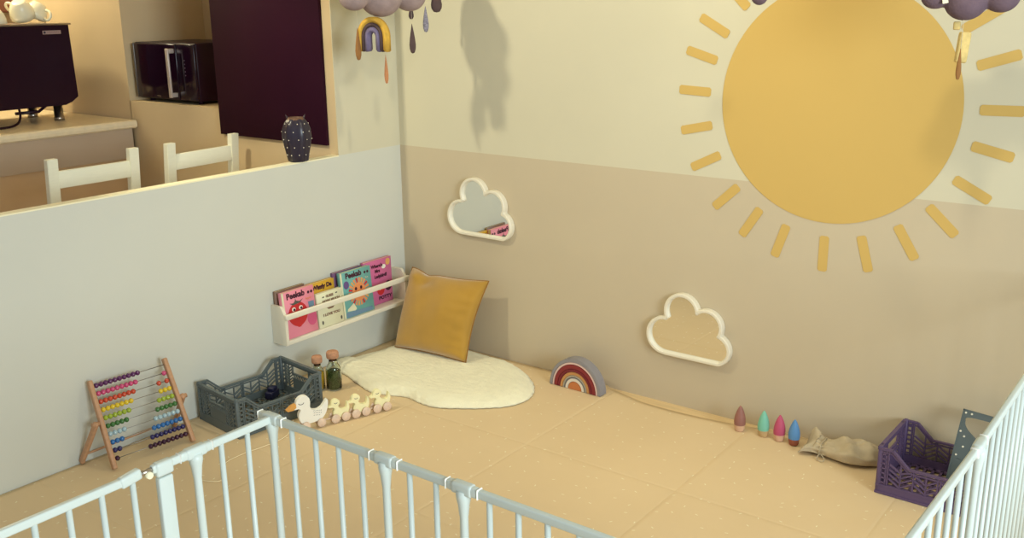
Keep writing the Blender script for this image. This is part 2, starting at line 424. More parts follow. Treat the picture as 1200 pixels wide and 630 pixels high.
# golden and cream books
b = book(-.636, -.486, .028, .192, .016, M['bk_gold'], 'golden yellow board book half hidden behind the cream book', .03); f = b['_f']
text('Wiggly Da', .026, M['bk_deep'], b, (.004, f-.0006, .170), bold=.0015)
b = book(-.620, -.476, .066, .152, .016, M['bk_cream'], 'small cream board book with brown lettering, in front of the golden one', .07); f = b['_f']
text('GUESS', .015, M['bk_brown'], b, (.0, f-.0006, .132), bold=.0009)
text('HOW MUCH', .015, M['bk_brown'], b, (.006, f-.0006, .112), bold=.0009, sx=1.15)
text('I LOVE YOU', .015, M['bk_brown'], b, (.002, f-.0006, .052), bold=.0009, sx=1.2)
MB().prism([(-.022, .082), (.022, .082), (.012, .074), (-.012, .074)], f-.0005, f+.0001).build('printed_shape', M['bk_brown'], b)
for x, z in ((-.052, .022), (.056, .02)): disc(b, M['bk_leaf'], x, z, .005, .009, f)
for x, z in ((-.036, .132), (.04, .136)): disc(b, M['bk_leaf'], x, z, .006, .003, f)
# teal book with a sun face, a purple one behind it
b = book(-.478, -.31, .013, .205, .012, M['bk_purple'], 'purple board book showing only its edge behind the teal sun book', .02)
b = book(-.468, -.283, .058, .206, .02, M['bk_teal'], 'teal board book with an orange sunny face', .09); f = b['_f']
text('Peekab', .034, M['bk_deep'], b, (-.014, f-.0006, .186), bold=.0015)
for x in (.056, .073): disc(b, M['bk_deep'], x, .182, .0062, .0062, f, 'title_dot')
MB().box((-.0885, f+.0001, .103), (.010, .0014, .205)).build('spine', M['bk_cream'], b)
text('Sun', .013, M['bk_cream'], b, (.064, f-.0006, .158))
for k in range(22):
    a = 2*PI*k/22; u = Vector((math.cos(a), math.sin(a))); v = Vector((-u.y, u.x)); q = Vector((.010, .104))
    P = [q+u*.038+v*.003, q+u*.063+v*.0058, q+u*.063-v*.0058, q+u*.038-v*.003]
    MB().prism([(z.x, z.y) for z in P], f-.0004, f+.0001).build('printed_ray', M['bk_orange' if k % 2 else 'bk_apple'] if k % 4 else M['bk_peach'], b)
disc(b, M['bk_orange'], 0.010, .104, .040, .042, f, 'printed_face', lay=2)
for x in (-.008, .024): disc(b, M['bk_deep'], x, .120, .007, .008, f, 'printed_eye', lay=4)
disc(b, M['bk_violet'], -.062, .148, .016, .018, f)
MB().prism([(-.068, .04), (-.03, .06), (-.016, .032), (-.024, .025), (-.072, .03)], f-.0008, f+.0001).build('printed_shape', M['bk_cream'], b)
MB().prism([(-.08, .003), (.08, .003), (.08, .02), (-.08, .026)], f-.0005, f+.0001).build('printed_shape', M['bk_blue'], b)
# magenta book
b = book(-.300, -.122, .022, .212, .016, M['bk_magenta'], 'magenta board book with dark script, rightmost in the rack', .02); f = b['_f']
text("Where's", .021, M['bk_deep'], b, (-.006, f-.0006, .182), bold=.0012)
text("Mrs", .021, M['bk_deep'], b, (-.004, f-.0006, .158), bold=.0012)
text("Ladybird?", .021, M['bk_deep'], b, (.016, f-.0006, .132), bold=.0012)
disc(b, M['bk_white'], .038, .172, .013, .01, f); disc(b, M['bk_peach'], .066, .19, .014, .016, f)
disc(b, M['bk_apple'], .012, .066, .024, .026, f); disc(b, M['bk_deep'], .062, .076, .022, .024, f)
for x, z in ((.006, .068), (.02, .07), (.054, .08), (.07, .08)): disc(b, M['bk_white'], x, z, .003, .003, f, lay=3)
text("POTTY", .022, M['bk_deep'], b, (.038, f-.0006, .026), bold=.0012, sx=1.2)
for o in bpy.data.objects:
    if '_f' in o: del o['_f']

# ------------------------------------------------------------------ sheepskin rug
def rug():
    out = [(.035, -.50), (.05, -.40), (.075, -.29), (.10, -.17), (.20, -.09), (.36, -.055), (.50, -.055), (.66, -.06), (.79, -.11), (.90, -.20),
           (.963, -.31), (.95, -.42), (.86, -.515), (.72, -.605), (.62, -.612), (.55, -.60), (.47, -.625), (.38, -.645), (.28, -.615), (.17, -.575), (.07, -.548)]
    P = spline([(x, y, 0) for x, y in out], 10, True); c = Vector((.50, -.34, 0)); nr = 60; mb = MB(); rings = []
    for i in range(1, nr+1):
        t = (i/nr)**.8; ring = []
        for p in P:
            q = c+(p-c)*t
            h = .034*(1-t**11)+.004
            h += .004*noise.noise(q*8)+.0025*noise.noise(Vector((q.x*30, q.y*75, 0)))+.0022*noise.noise(q*95)
            if t > .93: q = q+(q-c).normalized()*.006*noise.noise(q*70)
            if q.x < .16 and q.y < -.46: h += .018*max(0, (.16-q.x)/.12)
            if i == nr: h = .004 if not (q.x < .16 and q.y < -.46) else .012
            ring.append(mb.bm.verts.new((q.x, q.y, max(h, .002))))
        rings.append(ring)
    n = len(P); cv = mb.bm.verts.new((c.x, c.y, .032))
    for k in range(n): mb._f(mb.bm.faces.new([cv, rings[0][k], rings[0][(k+1) % n]]), True)
    for A, B in zip(rings, rings[1:]):
        for k in range(n): mb._f(mb.bm.faces.new([A[k], B[k], B[(k+1) % n], A[(k+1) % n]]), True)
    lo = [mb.bm.verts.new((v.co.x*.99+c.x*.01, v.co.y*.99+c.y*.01, .0005)) for v in rings[-1]]
    for k in range(n): mb._f(mb.bm.faces.new([rings[-1][k], lo[k], lo[(k+1) % n], rings[-1][(k+1) % n]]), True)
    tag(mb.build('sheepskin_rug', M['fleece']), 'fluffy cream sheepskin rug lying in the corner under the cushion', 'rug')
rug()

# ------------------------------------------------------------------ cushion
def cushion():
    t = thing('cushion', 'mustard velvet cushion with piped edge leaning in the corner', 'cushion', (.36, -.16, .03))
    O = Vector((.36, -.16, .03))
    BL, BR, TL, TR = [Vector(p)-O for p in ((.165, -.262, .042), (.558, -.232, .042), (.128, -.085, .372), (.578, -.085, .378))]
    nrm = (BR-BL).cross(TL-BL).normalized()
    if nrm.y > 0: nrm = -nrm
    n = 44
    def pt(u, v, side):
        # edges bow inwards, corners stay pointed
        bu = (.012 if u < .5 else .045)*math.sin(PI*v); bv = ((.022 if v < .5 else .045)*math.sin(PI*u)+(0 if v < .5 else .035*math.exp(-((u-.24)/.10)**2)))
        uu = .5+(u-.5)*(1-2*bu); vv = .5+(v-.5)*(1-2*bv)
        p = BL*(1-uu)*(1-vv)+BR*uu*(1-vv)+TL*(1-uu)*vv+TR*uu*vv
        e = (4*u*(1-u))**.5*(4*v*(1-v))**.5
        th = .072*e**.8
        # folds near the right edge and under the top left corner
        w = math.exp(-((1-u)/.22)**2)*math.sin(v*46+6*noise.noise(Vector((u*3, v*3, 2))))*.0035*min(1, 8*(1-u))
        w += math.exp(-((u-.12)/.09)**2-((v-.9)/.06)**2)*.016 - math.exp(-((u-.26)/.12)**2-((v-.87)/.07)**2)*.015
        w += .006*noise.noise(Vector((u*4, v*4, 5)))*e
        return p+nrm*side*(th*(1 if side > 0 else .55)+(w if side > 0 else 0))
    mb = MB()
    for side in (1, -1):
        g = [[mb.bm.verts.new(pt(i/n, j/n, side)) for j in range(n+1)] for i in range(n+1)]
        for i in range(n):
            for j in range(n): mb._f(mb.bm.faces.new([g[i][j], g[i+1][j], g[i+1][j+1], g[i][j+1]]), True)
    bmesh.ops.remove_doubles(mb.bm, verts=mb.bm.verts[:], dist=.0004)
    mb.build('cushion_cover', M['mustard'], t)
    e = [pt(k/n, 0, 1) for k in range(n)]+[pt(1, k/n, 1) for k in range(n)]+[pt(1-k/n, 1, 1) for k in range(n)]+[pt(0, 1-k/n, 1) for k in range(n)]
    MB().tube(e, .0028, 6, closed=True).build('piping', M['piping'], t)
cushion()

# ------------------------------------------------------------------ abacus
def abacus():
    # frame leans back towards the wall; local frame: U along the rack (+y), V up the lean
    B0 = Vector((.156, -1.662, .0)); B1 = Vector((.188, -1.365, .0)); T0 = Vector((.024, -1.642, .296)); T1 = Vector((.052, -1.362, .300))
    O = (B0+B1)/2
    t = thing('abacus', 'wooden abacus with rainbow rows of beads, left of the grey crate', 'abacus', O)
    L = lambda p: p-O
    up = (T0-B0).normalized(); dn = (B1-B0).normalized(); nr = dn.cross(up).normalized()
    if nr.x < 0: nr = -nr
    for a, b in ((B0, T0), (B1, T1)):
        mb = MB(); a2 = a+up*.004; rot = Matrix(((b-a2).normalized(), dn, (b-a2).normalized().cross(dn))).transposed()
        mb.box(L((a2+b)/2), ((b-a2).length, .016, .022), rot, bev=.005, seg=3).build('side_post', M['beech'], t)
    P = lambda u, v: (B0*(1-u)+B1*u)*(1-v)+(T0*(1-u)+T1*u)*v
    cols = [(95, 45, 95), (205, 80, 125), (200, 75, 50), (225, 195, 50), (160, 180, 60), (65, 115, 60), (170, 195, 205), (50, 110, 175), (45, 40, 95), (60, 22, 50)]
    left = [10, 9, 8, 7, 6, 5, 4, 3, 2, 1]
    W = (P(1, 0)-P(0, 0)).length; d = .0170
    for r in range(10):
        v = .93-r*.0905; a = P(0, v); b = P(1, v); e = (b-a).normalized()
        MB().tube([L(a), L(b)], .0013, 8).build('wire', M['wire'], t)
        bm_ = mat('bead_%d' % r, cols[r], .22, coat=.4)
        for k in range(10):
            s_ = .010+d*(k+.5) if k < left[r] else (b-a).length-.010-d*(9-k+.5)
            if r == 2 and k == 8: s_ -= .014
            if r == 0: s_ += .0
            p = a+e*s_
            rot = e.to_track_quat('Z', 'Y').to_matrix().to_4x4()
            MB().lathe([(.0016, -.0080), (.0058, -.0071), (.0087, -.0036), (.0096, 0), (.0087, .0036), (.0058, .0071), (.0016, .0080)],
                       n=16, mt=Matrix.Translation(L(p)) @ rot).build('bead', bm_, t)
    for s_, a, b in ((-1, B0, T0), (1, B1, T1)):
        piv = a+(b-a)*.53+dn*s_*.020
        foot = Vector((.014, a.y+s_*.040, .010))
        mb = MB(); ax = (foot-piv).normalized(); si = ax.cross(dn).normalized(); dd = si.cross(ax)
        mb.box(L((piv+foot)/2), ((foot-piv).length+.012, .014, .022), Matrix((ax, dd, si)).transposed(), bev=.005, seg=3)
        lg = mb.build('leg', M['beech'], t)
        MB().tube([L(piv-dn*s_*.012), L(piv+dn*s_*.014)], .0085, 16).build('pivot_knob', M['beech'], t)
    f0 = Vector((.014, B0.y-.04, .030)); f1 = Vector((.014, B1.y+.04, .030))
    MB().tube([L(f0), L(f1)], .004, 10).build('cross_dowel', M['beech'], t)
abacus()

# ------------------------------------------------------------------ folding crates
def crate(name, label, loc, rz, m, LX=.385, WY=.275, h=.152, group='folding lattice crates'):
    """local X is the long side with the dipped edge, local Y the short side with the handle hole"""
    t = thing(name, label, 'crate', loc, (0, 0, rz), group)
    hx, hy = LX/2, WY/2; w = .006
    dip = [(-hx, h), (-hx+.045, h), (-hx+.098, h-.050), (hx-.098, h-.050), (hx-.045, h), (hx, h)]
    ztop = lambda x: h if abs(x) > hx-.045 else (h-.050 if abs(x) < hx-.098 else h-.050*(hx-.045-abs(x))/.053)
    for sy in (-1, 1):
        mb = MB(); y = sy*(hy-w/2)
        for a, b_ in zip(dip, dip[1:]):
            mb.bar((a[0], y, a[1]-.004), (b_[0], y, b_[1]-.004), .0105, .007)
        for a, b_ in zip(dip, dip[1:]):
            mb.bar((a[0], y, a[1]-.015), (b_[0], y, b_[1]-.015), .005, .005)
        mb.box((0, y, .017), (LX, w, .034)); mb.box((0, y+sy*.002, .030), (LX, w, .005))
        mb.box((0, y, .004), (LX+.002, .012, .008))
        for x in (-hx+.012, -hx+.028, -.004, .004, hx-.028, hx-.012):
            mb.box((x, y, (.03+ztop(x))/2), (.005, w, ztop(x)-.03))
        for sx in (-1, 1):
            for k in range(7): mb.box((sx*(hx-.016), y, .040+k*.0165), (.026, w, .005))
        # herringbone leaves
        def slat(x0, z0, x1, z1):
            mb.bar((x0, y, z0), (x1, y, z1), .0045, .0062, (0, 1, 0))
        for sx in (-1, 1):
            for blk in ((.0, .078), (.078, .158)):
                xm = sx*(blk[0]+blk[1])/2
                mb.box((sx*blk[1], y, (.03+ztop(blk[1]-.002))/2), (.004, w, ztop(blk[1])-.034))
                mb.bar((xm, y, .034), (xm, y, ztop(xm)-.012), .0045, .0045, (0, 1, 0))
                z = .036
                while z < ztop(xm)-.034:
                    for q in (-1, 1):
                        slat(xm, z, xm+q*.036, min(z+.022, ztop(xm+q*.036)-.012))
                    z += .0165
        mb.build('side_panel', m, t)
    for sx in (-1, 1):
        mb = MB(); x = sx*(hx-w/2)
        mb.box((x, 0, .017), (w, WY-.02, .034)); mb.box((x, 0, h-.006), (.013, WY-.008, .012))
        mb.box((x, 0, h-.019), (.005, WY-.03, .005))
        for y in (-hy+.008, -hy+.03, hy-.03, hy-.008): mb.box((x, y, h/2+.012), (w, .006, h-.024))
        for sy in (-1, 1): mb.box((x, sy*.056, h-.036), (w, .006, .034))
        mb.box((x, 0, h-.054), (w, .118, .006))
        for k in range(6):
            y = (k-2.5)*.018
            mb.bar((x, y-.008, h-.072), (x, y+.008, h-.058), .0045, .0035, (1, 0, 0))
        mb.box((x, 0, (.034+h-.074)/2), (w-.003, .112, h-.074-.034))
        mb.box((x, 0, h-.074), (w, .12, .004))
        for sy in (-1, 1):
            ym = sy*.082; mb.bar((x, ym, .034), (x, ym, h-.02), .0045, .004, (1, 0, 0)); z = .036
            while z < h-.036:
                for q in (-1, 1): mb.bar((x, ym, z), (x, ym+q*.024, z+.018), .0045, .0035, (1, 0, 0))
                z += .0125
        mb.build('end_panel', m, t)
    for sx in (-1, 1):
        for sy in (-1, 1):
            mb = MB(); mb.box((sx*(hx-.006), sy*(hy-.006), h/2+.003), (.013, .013, h), bev=.002, seg=1)
            for k in range(6): mb.box((sx*(hx-.003), sy*(hy-.016), .04+k*.018), (.008, .014, .006))
            mb.build('corner_post', m, t)
    mb = MB(); mb.box((0, 0, .006), (LX-.01, WY-.01, .003)) if name == 'storage_crate_solid' else None
    for k in range(15): mb.box(((k-7)*.0255, 0, .006), (.009, WY-.014, .006))
    for k in range(7): mb.box((0, (k-3)*.04, .006), (LX-.014, .008, .006))
    mb.build('base_grid', m, t)
    return t
# left crate: near short side faces the abacus; long sides run along y
crate('storage_crate', 'dark grey lattice crate against the left wall beside the abacus', (.188, -1.044, .0004), R(90-6.0), M['crate_grey'])
crate('storage_crate', 'purple lattice crate against the back wall beside the right gate', (2.528, -.158, .0004), R(-1.0), M['crate_purple'], h=.160, WY=.272)
# items in the crates
mb = MB(); mb.box((0, 0, .016), (.034, .06, .03), bev=.004); mb.box((0, .004, .038), (.03, .036, .016), bev=.005)
o = mb.build('toy_block', M['navy']); o.location = (.112, -.93, .0098); o.rotation_euler = (0, 0, .35); tag(o, 'small navy toy block lying inside the grey crate', 'toy')
def folded_board():
    t = thing('perforated_panel', 'grey plastic panel with a handle hole standing up in the purple crate', 'panel', (2.612, -.155, .0102), (R(-17), R(4), 0))
    m = M['crate_grey']; W, Hh = .20, .262; mb = MB()
    hw = W/2; hole = spline([(-.070, 0, .240), (.070, 0, .240), (.086, 0, .222), (.074, 0, .200), (.040, 0, .165), (-.000, 0, .150), (-.046, 0, .180), (-.074, 0, .200), (-.086, 0, .222)], 6, True)
    outer = []; n = len(hole); cx, cz = 0, .2
    rr = []
    for p in hole:
        a = math.atan2(p.z-cz, p.x-cx); dx, dz = math.cos(a), math.sin(a)
        ts = []
        if dx > 1e-6: ts.append((hw-cx)/dx)
        if dx < -1e-6: ts.append((-hw-cx)/dx)
        if dz > 1e-6: ts.append((Hh-cz)/dz)
        if dz < -1e-6: ts.append((.10-cz)/dz)
        tt = min(ts); rr.append((cx+dx*tt, cz+dz*tt))
    for d0, d1 in ((-.004, .004),):
        I0 = [mb.bm.verts.new((p.x, d0, p.z)) for p in hole]; I1 = [mb.bm.verts.new((p.x, d1, p.z)) for p in hole]
        O0 = [mb.bm.verts.new((x, d0, z)) for x, z in rr]; O1 = [mb.bm.verts.new((x, d1, z)) for x, z in rr]
        for k in range(n):
            l = (k+1) % n
            for q in ([I0[k], I0[l], O0[l], O0[k]], [I1[k], O1[k], O1[l], I1[l]], [I0[k], I1[k], I1[l], I0[l]], [O0[k], O0[l], O1[l], O1[k]]): mb._f(mb.bm.faces.new(q))
    mb.box((0, 0, .05), (W, .008, .1)); mb.box((-hw+.002, 0, .131), (.004, .011, .262)); mb.box((hw-.002, 0, .131), (.004, .011, .262)); mb.box((0, 0, Hh-.002), (W, .011, .004))
    for sx in (-1, 1): # fill the corners of the frame
        mb.box((sx*(hw-.008), 0, Hh-.008), (.014, .0078, .014)); mb.box((sx*(hw-.008), 0, .105), (.014, .0078, .016))
    mb.build('panel_plate', m, t)
    for x, z in ((-.090, .252), (-.072, .252), (-.092, .190), (-.078, .176), (-.074, .143), (-.088, .112), (.090, .252), (.072, .252)):
        MB().tube([(x, -.0065, z), (x, .0045, z)], .0032, 10).build('stud', M['white_paint'], t)
folded_board()

# ------------------------------------------------------------------ glass bottles
def bottle(loc, s, label, fill, fh):
    t = thing('cork_bottle', label, 'bottle', loc, group='corked sensory bottles'); r = .031*s; h = .13*s
    MB().lathe([(0, .0), (r*.92, 0), (r, .004), (r, h*.62), (r*.93, h*.72), (r*.6, h*.84), (r*.52, h*.9), (r*.52, h), (r*.44, h), (r*.44, h*.9), (r*.52, h*.83), (r*.84, h*.71), (r*.93, h*.62), (r*.93, .006), (r*.85, .004), (0, .004)]).build('glass_body', M['glass'], t)
    MB().lathe([(0, .0045), (r*.84, .0045), (r*.915, .008), (r*.915, h*fh), (r*.6, h*fh+.004), (0, h*fh+.003)]).build('filling', fill, t)
    MB().lathe([(0, h-.012), (r*.42, h-.012), (r*.43, h+.001), (r*.74, h+.002), (r*.80, h+.006), (r*.80, h+.024), (r*.7, h+.030), (0, h+.031)]).build('cork_stopper', M['cork'], t)
bottle((.230, -.700, .0), 1.04, 'glass bottle of green herbs with cork stopper, nearer of the two', M['herb'], .6)
bottle((.182, -.744, .0), .90, 'glass bottle with golden filling and cork, half hidden behind the grey crate', M['oil'], .66)

# ------------------------------------------------------------------ pull-along ducks
def ducks():
    A = Vector((.438, -1.046, 0)); Bv = Vector((.562, -.723, 0)); d = (Bv-A).normalized(); ang = math.atan2(d.y, d.x)
    t = thing('pull_along_toy', 'wooden duck with three yellow ducklings on wheels and a pull cord', 'toy', A, (0, 0, ang))
    big = [(-.048, .088), (-.030, .098), (-.026, .110), (-.016, .120), (-.002, .124), (.012, .119), (.020, .107), (.021, .092), (.020, .078), (.028, .068), (.046, .064), (.062, .072), (.076, .089), (.083, .092), (.084, .078), (.080, .058), (.070, .038), (.052, .024), (.010, .020), (-.010, .024), (-.020, .042), (-.021, .060), (-.014, .074), (-.020, .080), (-.034, .080)]
    beak = [(-.062, .083), (-.044, .096), (-.027, .1), (-.026, .086), (-.038, .079), (-.056, .078)]
    def body(outl, s, ox, m, th, name):
        P = spline([(x*s+ox, 0, z*s) for x, z in outl], 5, True)
        return MB().prism([(p.x, p.z) for p in P], -th/2, th/2, bev=.0018).build(name, m, t)
    def wheel(x, y0, r, w, par):
        for sg in (1, -1):
            MB().lathe([(0, 0), (r*.93, 0), (r, w*.2), (r, w*.8), (r*.93, w), (0, w)], n=24,
                       mt=Matrix.Translation((x, sg*y0, r)) @ Matrix.Rotation(-sg*PI/2, 4, 'X')).build('wheel', M['beech_wheel'], par)
    bg = body([q for q in big], 1.12, 0, M['duck_white'], .020, 'duck')
    MB().prism([(x*1.12, z*1.12) for x, z in beak], -.0105, .0105, bev=.002).build('beak', M['beak'], bg)
    mb = MB()
    for s_ in (-1, 1):
        mb.tube([(-.012+.010*math.cos(a), s_*.0103, .112+.006*math.sin(a)) for a in [PI+PI*k/8 for k in range(9)]], .0012, 6)
    mb.build('eye', M['ink'], bg)
    mb = MB()
    for s_ in (-1, 1):
        for k in range(14): mb.box((.036+(k % 5)*.007, s_*.0101, .070-(k//5)*.009-(k % 5)*.001), (.0045, .0008, .0012), rot=(0, -.5, 0))
    mb.build('feather_marks', M['ink'], bg)
    for x in (.0, .062): wheel(x, .011, .017, .008, bg)
    small = [(-.046, .070), (-.034, .076), (-.031, .086), (-.024, .094), (-.014, .097), (-.004, .094), (.003, .086), (.003, .075), (-.003, .066), (.002, .057), (.014, .051), (.026, .051), (.031, .060), (.034, .075), (.039, .074), (.043, .058), (.040, .038), (.030, .022), (.000, .017), (-.018, .020), (-.025, .034), (-.024, .048), (-.019, .057), (-.026, .064), (-.040, .065)]
    for ox in (.138, .222, .312):
        dk = body(small, .98, ox, M['duck_yellow'], .017, 'duckling')
        mb = MB()
        for s_ in (-1, 1): mb.tube([(ox-.013+.006*math.cos(a), s_*.0088, .081+.004*math.sin(a)) for a in [PI+PI*k/6 for k in range(7)]], .001, 6)
        mb.build('eye', M['ink'], dk)
        for x in (-.018, .024): wheel(ox+x, .0095, .0180, .008, dk)
    for a, b_ in ((.072, .122), (.160, .206), (.246, .296)):
        MB().tube([(a, 0, .019), (b_, 0, .019)], .0035, 8).build('coupling', M['beech_wheel'], t)
    # pull cord running back to the left over the mat
    inv = (Matrix.Translation(A) @ Matrix.Rotation(ang, 4, 'Z')).inverted()
    W = [(.374, -1.484, .002), (.42, -1.515, .002), (.459, -1.532, .002), (.500, -1.520, .002), (.519, -1.489, .002), (.431, -1.412, .002), (.419, -1.322, .002), (.429, -1.26, .002), (.437, -1.18, .002), (.424, -1.12, .002), (.392, -1.072, .012), (.390, -1.060, .030)]
    MB().tube([inv @ p for p in spline(W, 8)], .0016, 6).build('pull_cord', M['cord'], t)
ducks()

# ------------------------------------------------------------------ rainbow stacker
rb = thing('rainbow_stacker', 'toy rainbow of nested arches standing on the mat by the back wall', 'toy', (1.06, -.112, .0002), (0, 0, R(-1)))
cols = [('outer', (142, 138, 142)), ('pale', (225, 195, 185)), ('red', (135, 45, 48)), ('dark', (118, 34, 44)), ('ochre', (195, 140, 85)), ('sage', (175, 165, 145)), ('slate', (120, 118, 125)), ('white', (225, 215, 200))]
radii = [.1265, .112, .104, .086, .073, .060, .052, .047, .034]
for k, (nm, c) in enumerate(cols):
    ro, ri = radii[k]-.0003, radii[k+1]+.0003; n = 32
    pts = [(ro*math.cos(PI*i/n), ro*math.sin(PI*i/n)*1.06) for i in range(n+1)]+[(ri*math.cos(PI-PI*i/n), ri*math.sin(PI-PI*i/n)*1.06) for i in range(n+1)]
    mb = MB()
    t_ = bmesh.new(); d0, d1 = -.024, .024
    vv = [[t_.verts.new((x, d, z)) for x, z in pts] for d in (d0, d1)]
    N_ = len(pts)
    for i in range(N_): t_.faces.new([vv[0][i], vv[1][i], vv[1][(i+1) % N_], vv[0][(i+1) % N_]])
    for q in vv:
        for i in range(n): t_.faces.new([q[i], q[i+1], q[N_-2-i], q[N_-1-i]])
    bmesh.ops.recalc_face_normals(t_, faces=t_.faces[:])
    bmesh.ops.bevel(t_, geom=[e for e in t_.edges if e.calc_face_angle(0) > 1.2], offset=.0016, segments=2, affect='EDGES')
    mb.merge(t_, smooth=False)
    mb.build('arch', mat('rainbow_'+nm, c, .55), rb)
n = 24; MB().prism([(.0335*math.cos(PI*i/n), .0355*math.sin(PI*i/n)) for i in range(n+1)], -.023, .023, bev=.0015).build('core', mat('rainbow_core', (195, 120, 70), .55), rb)

# ------------------------------------------------------------------ four pointed pegs
for (x, y, s_, c, base, lab) in ((1.777, -.105, 1.0, (150, 100, 90), (215, 175, 145), 'brown pointed wooden peg, furthest from the linen bag'),
                             (1.867, -.098, 1.0, (122, 190, 168), (195, 165, 120), 'mint green pointed wooden peg between the brown and pink ones'),
                             (1.929, -.100, 1.0, (188, 78, 110), (215, 175, 145), 'raspberry pink pointed wooden peg'),
                             (1.986, -.104, .98, (88, 138, 190), (150, 85, 65), 'blue pointed wooden peg closest to the linen bag')):
    t = thing('wooden_peg', lab, 'toy', (x, y, 0), group='pointed wooden pegs in a row')
    r = .0215*s_; h = .099*s_
    MB().lathe([(0, 0), (r*.72, 0), (r*.8, .003), (r*.93, h*.20), (r*.965, h*.25)]).build('base', mat('peg_base', base, .6, noise_amt=.08, noise_scale=50), t)
    MB().lathe([(r*.965, h*.25), (r, h*.36), (r*.97, h*.48), (r*.84, h*.62), (r*.62, h*.77), (r*.34, h*.91), (r*.1, h*.99), (0, h)]).build('tip', mat('peg_tip', c, .55), t)

# ------------------------------------------------------------------ linen bag
def bag():
    O = Vector((2.17, -.12, 0)); t = thing('drawstring_bag', 'crumpled beige linen drawstring bag lying beside the blue peg', 'bag', O)
    st = [  # s along, centre y, half width, half height, lift
        (2.032, -.118, .058, .006, .004), (2.045, -.114, .056, .019, .004), (2.070, -.112, .046, .023, .002), (2.092, -.112, .044, .023, .001), (2.104, -.112, .044, .023, .001),
        (2.125, -.113, .048, .028, 0), (2.160, -.112, .062, .034, 0), (2.200, -.108, .072, .035, 0), (2.240, -.096, .070, .031, 0), (2.275, -.082, .056, .022, 0), (2.300, -.074, .038, .012, 0), (2.314, -.070, .018, .004, 0)]
    S2 = spline([Vector((a, b, c)) for a, b, c, d, e in st], 5); S3 = spline([Vector((d, e, 0)) for a, b, c, d, e in st], 5)
    n = 64; mb = MB(); rings = []
    for i, (p, q) in enumerate(zip(S2, S3)):
        ring = []; f = i/(len(S2)-1)
        g = math.exp(-((p.x-2.098)/.022)**2)
        for k in range(n):
            a = 2*PI*k/n; ca, sa = math.cos(a), math.sin(a)
            wr = 1+.10*g*math.sin(a*11)+.035*(1-g)*math.sin(a*7+f*9+3*noise.noise(Vector((f*4, ca, sa))))
            x = p.x+.010*sa*(f < .2)+.006*noise.noise(Vector((a, f*6, 1)))
            y = p.y+ca*p.z*wr
            hgt = q.x
            if p.x < 2.085 and ca > .2: hgt += .032*(ca-.2)*min(1, (2.085-p.x)/.035)  # back corner of the mouth stands up
            z = hgt*(1+math.copysign(abs(sa)**.75, sa))*wr+max(0, q.y)
            fold = .007*math.sin((p.x*70+y*55))*max(0, sa)*(1-g) + .010*noise.noise(Vector((p.x*22, y*30, 3)))*max(0, sa)
            fold -= .010*max(0, sa)*math.exp(-(((p.x-2.205)-(y+.10)*.7)/.007)**2)
            ring.append(mb.bm.verts.new((x-O.x, y-O.y, max(.001, z+fold))))
        rings.append(ring)
    for A, B in zip(rings, rings[1:]):
        for k in range(n): mb._f(mb.bm.faces.new([A[k], A[(k+1) % n], B[(k+1) % n], B[k]]), True)
    mb._f(mb.bm.faces.new(rings[-1])); mb._f(mb.bm.faces.new(rings[0][::-1]))
    mb.build('bag_cloth', M['linen'], t)
    e = [(2.099-O.x+.002*math.sin(5*a), -.112-O.y+.0475*math.cos(a), max(.003, .025+.027*math.sin(a))) for a in [2*PI*k/28 for k in range(28)]]
    mb = MB(); mb.tube(e, .0019, 6, closed=True)
    mb.tube(spline([(-.071, -.032, .016), (-.074, -.052, .004), (-.062, -.066, .004), (-.048, -.062, .004), (-.050, -.046, .006), (-.066, -.034, .014)], 6), .002, 6)
    mb.build('drawstring', M['linen'], t)
bag()

